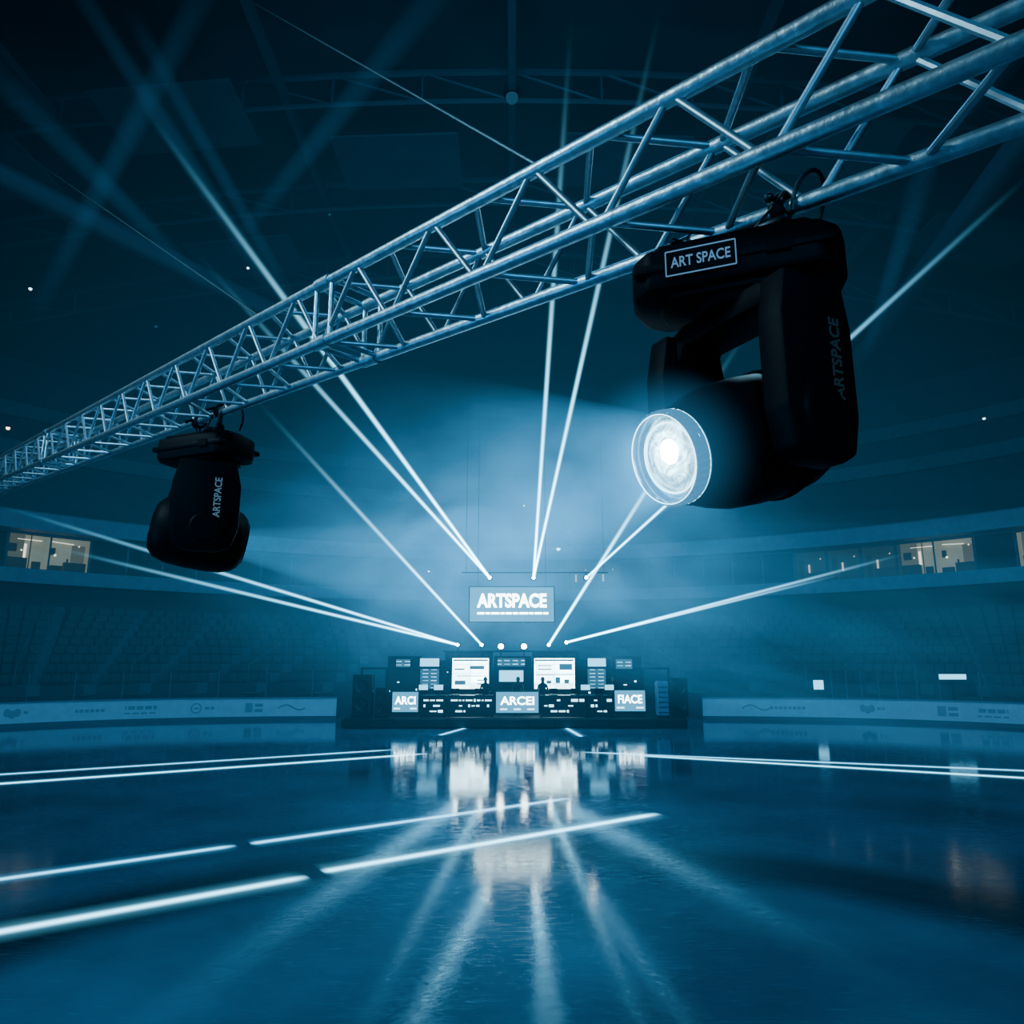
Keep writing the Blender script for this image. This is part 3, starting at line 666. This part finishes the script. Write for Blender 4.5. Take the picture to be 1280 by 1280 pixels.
# ================================================================= MOVING HEAD LIGHTS
M_len,nt,o=new_mat("lens_glass_lit"); e=nt.nodes.new("ShaderNodeEmission"); gl=nt.nodes.new("ShaderNodeBsdfGlossy"); gl.inputs["Roughness"].default_value=.1; gl.inputs["Color"].default_value=(.3,.5,.6,1)
tc=nt.nodes.new("ShaderNodeTexCoord"); mp=nt.nodes.new("ShaderNodeVectorMath"); mp.operation='MULTIPLY'; mp.inputs[1].default_value=(1,0,1); nt.links.new(tc.outputs["Object"],mp.inputs[0])
OFS=(-.018,0,.016)
ofs=nt.nodes.new("ShaderNodeVectorMath"); ofs.operation='SUBTRACT'; ofs.inputs[1].default_value=OFS; nt.links.new(mp.outputs[0],ofs.inputs[0])
ln=nt.nodes.new("ShaderNodeVectorMath"); ln.operation='LENGTH'; nt.links.new(ofs.outputs[0],ln.inputs[0])
ln2=nt.nodes.new("ShaderNodeVectorMath"); ln2.operation='LENGTH'; nt.links.new(mp.outputs[0],ln2.inputs[0])
rp=nt.nodes.new("ShaderNodeValToRGB"); nt.links.new(math_node(nt,'MULTIPLY',ln.outputs["Value"],7.0),rp.inputs[0])
els=rp.color_ramp.elements; els[0].position=0; els[0].color=(1,1,1,1); els[1].position=1; els[1].color=(.01,.08,.16,1)
for pos,v in ((.20,.9),(.38,.55),(.52,.26),(.66,.10),(.74,.30),(.80,.08)):
    x=els.new(pos); x.color=(v*.38,v*.85,v,1)
wn=nt.nodes.new("ShaderNodeTexNoise"); wn.inputs["Scale"].default_value=24; wn.inputs["Detail"].default_value=5; wn.inputs["Distortion"].default_value=2.5; nt.links.new(tc.outputs["Object"],wn.inputs["Vector"])
ribs=math_node(nt,'ADD',math_node(nt,'MULTIPLY',math_node(nt,'POWER',math_node(nt,'ABSOLUTE',math_node(nt,'SINE',math_node(nt,'MULTIPLY',ln2.outputs["Value"],110.0))),3.0),.6),.65)
fac=math_node(nt,'MULTIPLY',ribs,math_node(nt,'MULTIPLY',math_node(nt,'SUBTRACT',wn.outputs["Fac"],.22,True),3.2))
nt.links.new(math_node(nt,'MULTIPLY',fac,13.0),e.inputs[1]); nt.links.new(rp.outputs[0],e.inputs[0]); ad=nt.nodes.new("ShaderNodeAddShader"); nt.links.new(e.outputs[0],ad.inputs[0]); nt.links.new(gl.outputs[0],ad.inputs[1]); nt.links.new(ad.outputs[0],o.inputs[0])

def moving_head(hang,truss_dir,head_dir,label,scale=1.0,textface=1,lit_rim=True,plate=True,drop=.05,snout=1.0,base_dir=None,basew=1.0,armw=1.0,tz=-.50,labmat=None):
    E=empty("moving_head_light",hang-Vector((0,0,drop))); E.scale=(scale,)*3; tag(E,label,"stage light","moving head lights on the truss")
    td=Vector((truss_dir.x,truss_dir.y,0)).normalized(); tn=Vector((-td.y,td.x,0))
    if tn.y>0: tn=-tn
    bx=-td if td.x<0 else td
    R=basis(bx,-tn,(0,0,1),(0,0,0))
    if base_dir: 
        bd=Vector(base_dir).normalized(); R2=basis(bd,Vector((-bd.y,bd.x,0)),(0,0,1),(0,0,0))
    else: R2=R
    bw=basew
    g=MB(); prof=[(-.265*bw,-.10),(-.215*bw,-.165),(.215*bw,-.165),(.265*bw,-.10),(.28*bw,.0),(.265*bw,.10),(.215*bw,.165),(-.215*bw,.165),(-.265*bw,.10),(-.28*bw,0)]
    g.prism([(x,y,-.205) for x,y in prof],(0,0,.14),.020,2); g.prism([(x*.86,y*.86,-.07) for x,y in prof],(0,0,.025),.008); g.prism([(x*.72,y*.8,-.225) for x,y in prof],(0,0,.03),.006)
    g.box((0,0,-.135),(.50*bw,.345,.03),.006)
    g.done("base",M_black,E,True,mw=R2,angle=30)
    LP=R2@basis((1,0,0),(0,0,1),(0,-1,0),(-.085,-.176,-.135))
    if plate:
        MB().box((0,0,-.003),(.215,.090,.006),.002).done("label_plate",M_black2,E,mw=LP)
        g=MB(); W,H=.205,.080
        for c_,s_ in (((0,H/2,0),(W,.0035,.004)),((0,-H/2,0),(W,.0035,.004)),((-W/2,0,0),(.0035,H,.004)),((W/2,0,0),(.0035,H,.004))): g.box(c_,s_)
        g.done("label_border",M_label,E,mw=LP)
        text_obj("label_lettering","ART SPACE",.048,M_label,LP,E,width=.175,bold=.0006,extrude=.001)
    MB().box((.14,-.176,-.135),(.07,.006,.045),.003).done("control_display",M_black2,E,mw=R2)
    hz=drop/scale
    for sx in (-.165,.165):
        g=MB(); g.box((sx,0,-.040),(.09,.16,.022),.006)
        g.tube((sx,0,-.04),(sx,0,hz+.002),.016)
        g.lathe([(-.024,.026),(.024,.026),(.024,.042),(-.024,.042)],20,Matrix.Translation((sx,0,.026+hz))@Matrix.Rotation(math.pi/2,4,'Z'),close=True)
        g.tube((sx,-.04,.035+hz),(sx,-.075,.02+hz),.009); g.ball((sx,-.08,.018+hz),.015,8); g.box((sx,.0,-.01),(.05,.05,.04),.008)
        g.done("clamp",M_clamp,E,True,mw=R)
    pts=[Vector((.24+.03*math.sin(t*1.3),.04+.07*math.cos(t),.03+.11*math.sin(t))) for t in [i*math.pi*1.25/14-.5 for i in range(15)]]
    MB().path(pts,.007,8).done("power_cable",M_cable,E,True,mw=R)
    pts=[Vector((-.1+.3*i/12,-.06,-.03-.06*math.sin(math.pi*i/12)+.08*(i/12))) for i in range(13)]
    MB().path(pts,.005,6).done("safety_cable",M_cable,E,True,mw=R)
    hd=Vector(head_dir).normalized(); hh=Vector((hd.x,hd.y,0)).normalized()
    ax2=Vector((hh.y,-hh.x,0))
    Yk=basis(ax2,hh,(0,0,1),(0,0,0))
    g=MB(); g.lathe([(-.26,.0),(-.26,.12),(-.235,.13),(-.215,.12),(-.215,0)],32,Matrix.Rotation(math.pi/2,4,'X'))
    g.done("pan_bearing",M_black2,E,True)
    g=MB(); bd_=.085 if plate else .15
    g.prism([(-.25,-bd_,-.275),(-.16,-bd_,-.24),(.16,-bd_,-.24),(.25,-bd_,-.275),(.265,-bd_,-.40),(.205,-bd_,-.40),(.16,-bd_,-.31),(-.16,-bd_,-.31),(-.205,-bd_,-.40),(-.265,-bd_,-.40)],(0,2*bd_,0),.008)
    for sx in (-1,1):
        pr=[(-.115,-.26),(.115,-.26),(.14,-.40),(.14,-.66),(.115,-.77),(.06,-.80),(-.06,-.80),(-.115,-.77),(-.14,-.66),(-.14,-.40)]
        x0=.20 if sx>0 else -.29
        g.prism([(x0,y*armw,z) for y,z in pr],(.09,0,0),.012,2)
        g.lathe([(0,0),(0,.09),(.012,.075),(.012,0)] ,28,Matrix.Translation((sx*.286,0,-.66))@Matrix.Rotation(-sx*math.pi/2,4,'Z'))
    g.done("yoke",M_black,E,True,mw=Yk,angle=30)
    for sx in (-1,1):
        TM=Yk@basis((0,0,1),(0,-sx,0),(sx,0,0),(sx*.294,-.06*(1 if textface>0 else -1),tz))
        text_obj("arm_lettering","ARTSPACE",.055,labmat,TM,E,width=.24,bold=.0010,extrude=.001)
    piv=Vector((0,0,-.665)); y=hd; x=ax2; z=x.cross(y).normalized()
    Hm=basis(x,y,z,piv)
    f=snout
    if lit_rim: profh=[(-.30,0),(-.30,.09),(-.285,.13),(-.25,.162),(-.18,.186),(-.08,.195),(.02,.195),(.12,.187),(.19,.170),(.24,.152*f),(.29,.140*f),(.29,0)]
    else: profh=[(-.28,0),(-.278,.08),(-.265,.14),(-.23,.18),(-.16,.205),(-.05,.215),(.07,.215),(.16,.207),(.22,.185),(.255,.155),(.265,.13),(.265,0)]
    g=MB(); g.lathe(profh,48)
    g.done("head",M_black,E,True,mw=Hm)
    g=MB()
    for i in range(7): g.lathe([(-.22+.022*i,.165+.0050*i),(-.212+.022*i,.172+.0053*i),(-.204+.022*i,.167+.0050*i)],40)
    g.done("cooling_fins",M_black2,E,True,mw=Hm)
    k=.83*f; q=.04 if lit_rim else -.03
    g=MB(); g.lathe([(.235+q,.150*k),(.235+q,.162*k),(.262+q,.166*k),(.270+q,.160*k),(.285+q,.163*k),(.298+q,.160*k),(.300+q,.150*k),(.288+q,.145*k),(.26+q,.143*k)],56,close=True)
    for i in range(40):
        an=2*math.pi*i/40; g.box((.163*k*math.cos(an),.275+q,.163*k*math.sin(an)),(.006,.034,.007),0,rot=Matrix.Rotation(-an,3,'Y'))
    g.done("lens_bezel",M_bezel if lit_rim else M_bezeld,E,True,mw=Hm)
    g=MB(); g.lathe([(.262+q,.144*k),(.272+q,.12*k),(.280+q,.09*k),(.285+q,.05),(.287+q,0)],56); g.done("lens",M_len,E,True,mw=Hm)
    for r,yy in ((.153*k,.299+q),(.163*k,.258+q),(.122*k,.274+q)):
        g=MB(); g.lathe([(yy-.0025,r-.0025),(yy+.0035,r),(yy-.0025,r+.0025)],48,close=True)
        g.done("lens_ring",M_rim if lit_rim else M_bezeld,E,True,mw=Hm)
    MB().ball((OFS[0],.285+q,OFS[2]),.036,20,(1,.16,1)).done("lamp_core",M_core,E,mw=Hm)
    return E, Vector(E.location)+(Hm@Vector((0,.335 if lit_rim else .27,0)))*scale, hd
def s_for(px):
    best=None
    for i in range(-1500,9000,5):
        s=i/1000*1.0; P=TP(s,1,0)
        if P.y<.4: continue
        x=px_x(P)
        if best is None or abs(x-px)<best[0]: best=(abs(x-px),s)
    return best[1]
sA=s_for(914); sB=s_for(262)
_,lensA,hA=moving_head(TP(sA,1,0)-Vector((0,0,.026)),dn,Vector((-.84,-.44,-.30)),"large black moving head stage light with glowing white lens",.965,drop=.02,base_dir=(.93,-.37,0),basew=1.16,armw=1.0,labmat=M_labA)
_,lensB,hB=moving_head(TP(sB,1,0)-Vector((0,0,.026)),dn,Vector((.88,.47,-.14)),"black moving head stage light facing away across the ice",1.10,-1,False,False,.08,1.0,base_dir=(.92,-.38,0),basew=1.10,armw=1.35,tz=-.48,labmat=M_labB)
def lamp_beam(p,d,L,r1,s,pw,col,label,halo=None):
    E=empty("lamp_beam",p); E.rotation_mode='QUATERNION'; E.rotation_quaternion=d.to_track_quat('Z','Y'); tag(E,label,"light beam")
    glow_cone("beam_light",.12,r1,L,glow_mat("lamp_beam_light",col,s,pw,1.8,patchy=2.2),E,48)
    if halo:
        o=MB().ball((0,0,0),halo,32).done("lens_bloom",glow_mat("lamp_halo",col,.30,0,4.6,True),E,True,angle=180)  # glowing sphere added for the bloom around the lens
lamp_beam(lensA,Vector(hA),.95,.40,.85,1.8,(.06,.42,.85),"soft blue light cone leaving the glowing lens",.26)
lamp_beam(lensB,Vector((.93,.36,-.10)).normalized(),11,2.3,.17,1.6,(.05,.38,.75),"soft blue light cone from the far stage light")

# ================================================================= EMISSIVE STRIPS FOR LIGHT LINES ON THE ICE
def strip(x0,y0,x1,y1,width,s):  # emissive strips drawn as laser light lying on the ice
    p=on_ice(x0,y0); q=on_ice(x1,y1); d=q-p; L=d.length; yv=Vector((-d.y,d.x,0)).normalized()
    mb=MB(); mb.quad((0,-1,0),(1,-1,0),(1,1,0),(0,1,0)); o=mb.done("emissive_light_line",s)
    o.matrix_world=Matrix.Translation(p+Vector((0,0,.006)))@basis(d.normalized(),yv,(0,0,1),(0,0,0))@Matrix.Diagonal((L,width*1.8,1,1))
    tag(o,"thin pale blue emissive strip standing for a light line on the ice","light line","light lines on the ice")
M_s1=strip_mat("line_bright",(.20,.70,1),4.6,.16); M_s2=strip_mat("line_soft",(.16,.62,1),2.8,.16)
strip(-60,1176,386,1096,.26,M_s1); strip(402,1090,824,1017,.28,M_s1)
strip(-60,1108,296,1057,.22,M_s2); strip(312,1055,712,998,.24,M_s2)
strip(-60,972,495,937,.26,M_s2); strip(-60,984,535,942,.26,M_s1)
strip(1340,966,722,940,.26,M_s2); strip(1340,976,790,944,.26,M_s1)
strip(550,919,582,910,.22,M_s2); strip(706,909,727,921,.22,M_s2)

# ================================================================= ADDED LIGHTS
def area(loc,target,size,power,col):
    l=bpy.data.lights.new("added_area_lamp",'AREA'); l.shape='DISK'; l.size=size; l.energy=power; l.color=col
    o=bpy.data.objects.new("added_area_lamp",l); COL.objects.link(o); o.location=loc; o.rotation_euler=(Vector(target)-Vector(loc)).to_track_quat('-Z','Y').to_euler()
area((0,22,26.5),(0,26,0),10,1500,(.06,.44,1))  # lamp added above the frame to brighten ice and bowl
area((0,14,26),(0,60,8),6,1800,(.08,.48,.95))  # lamp added above the frame to lift the back stands
area((-7,1.5,9),(-1.5,5.5,4.8),1.6,500,(.42,.80,1))  # lamp added off to the left to light the truss
area((-7,2.0,3.0),(-3.2,4.5,0),1.5,130,(.03,.42,1))  # low lamp added out of view to brighten the ice at left
area((4,9,10),(0,3,4.6),1.5,190,(.32,.76,1))  # second lamp added to light the truss
area((0,-12,9),(0,26,30),5,1900,(.06,.46,.95))  # uplight added behind the camera to lift the roof
w=bpy.data.worlds.new("world"); scene.world=w; w.use_nodes=True; w.node_tree.nodes["Background"].inputs[0].default_value=(.01,.08,.18,1); w.node_tree.nodes["Background"].inputs[1].default_value=.04
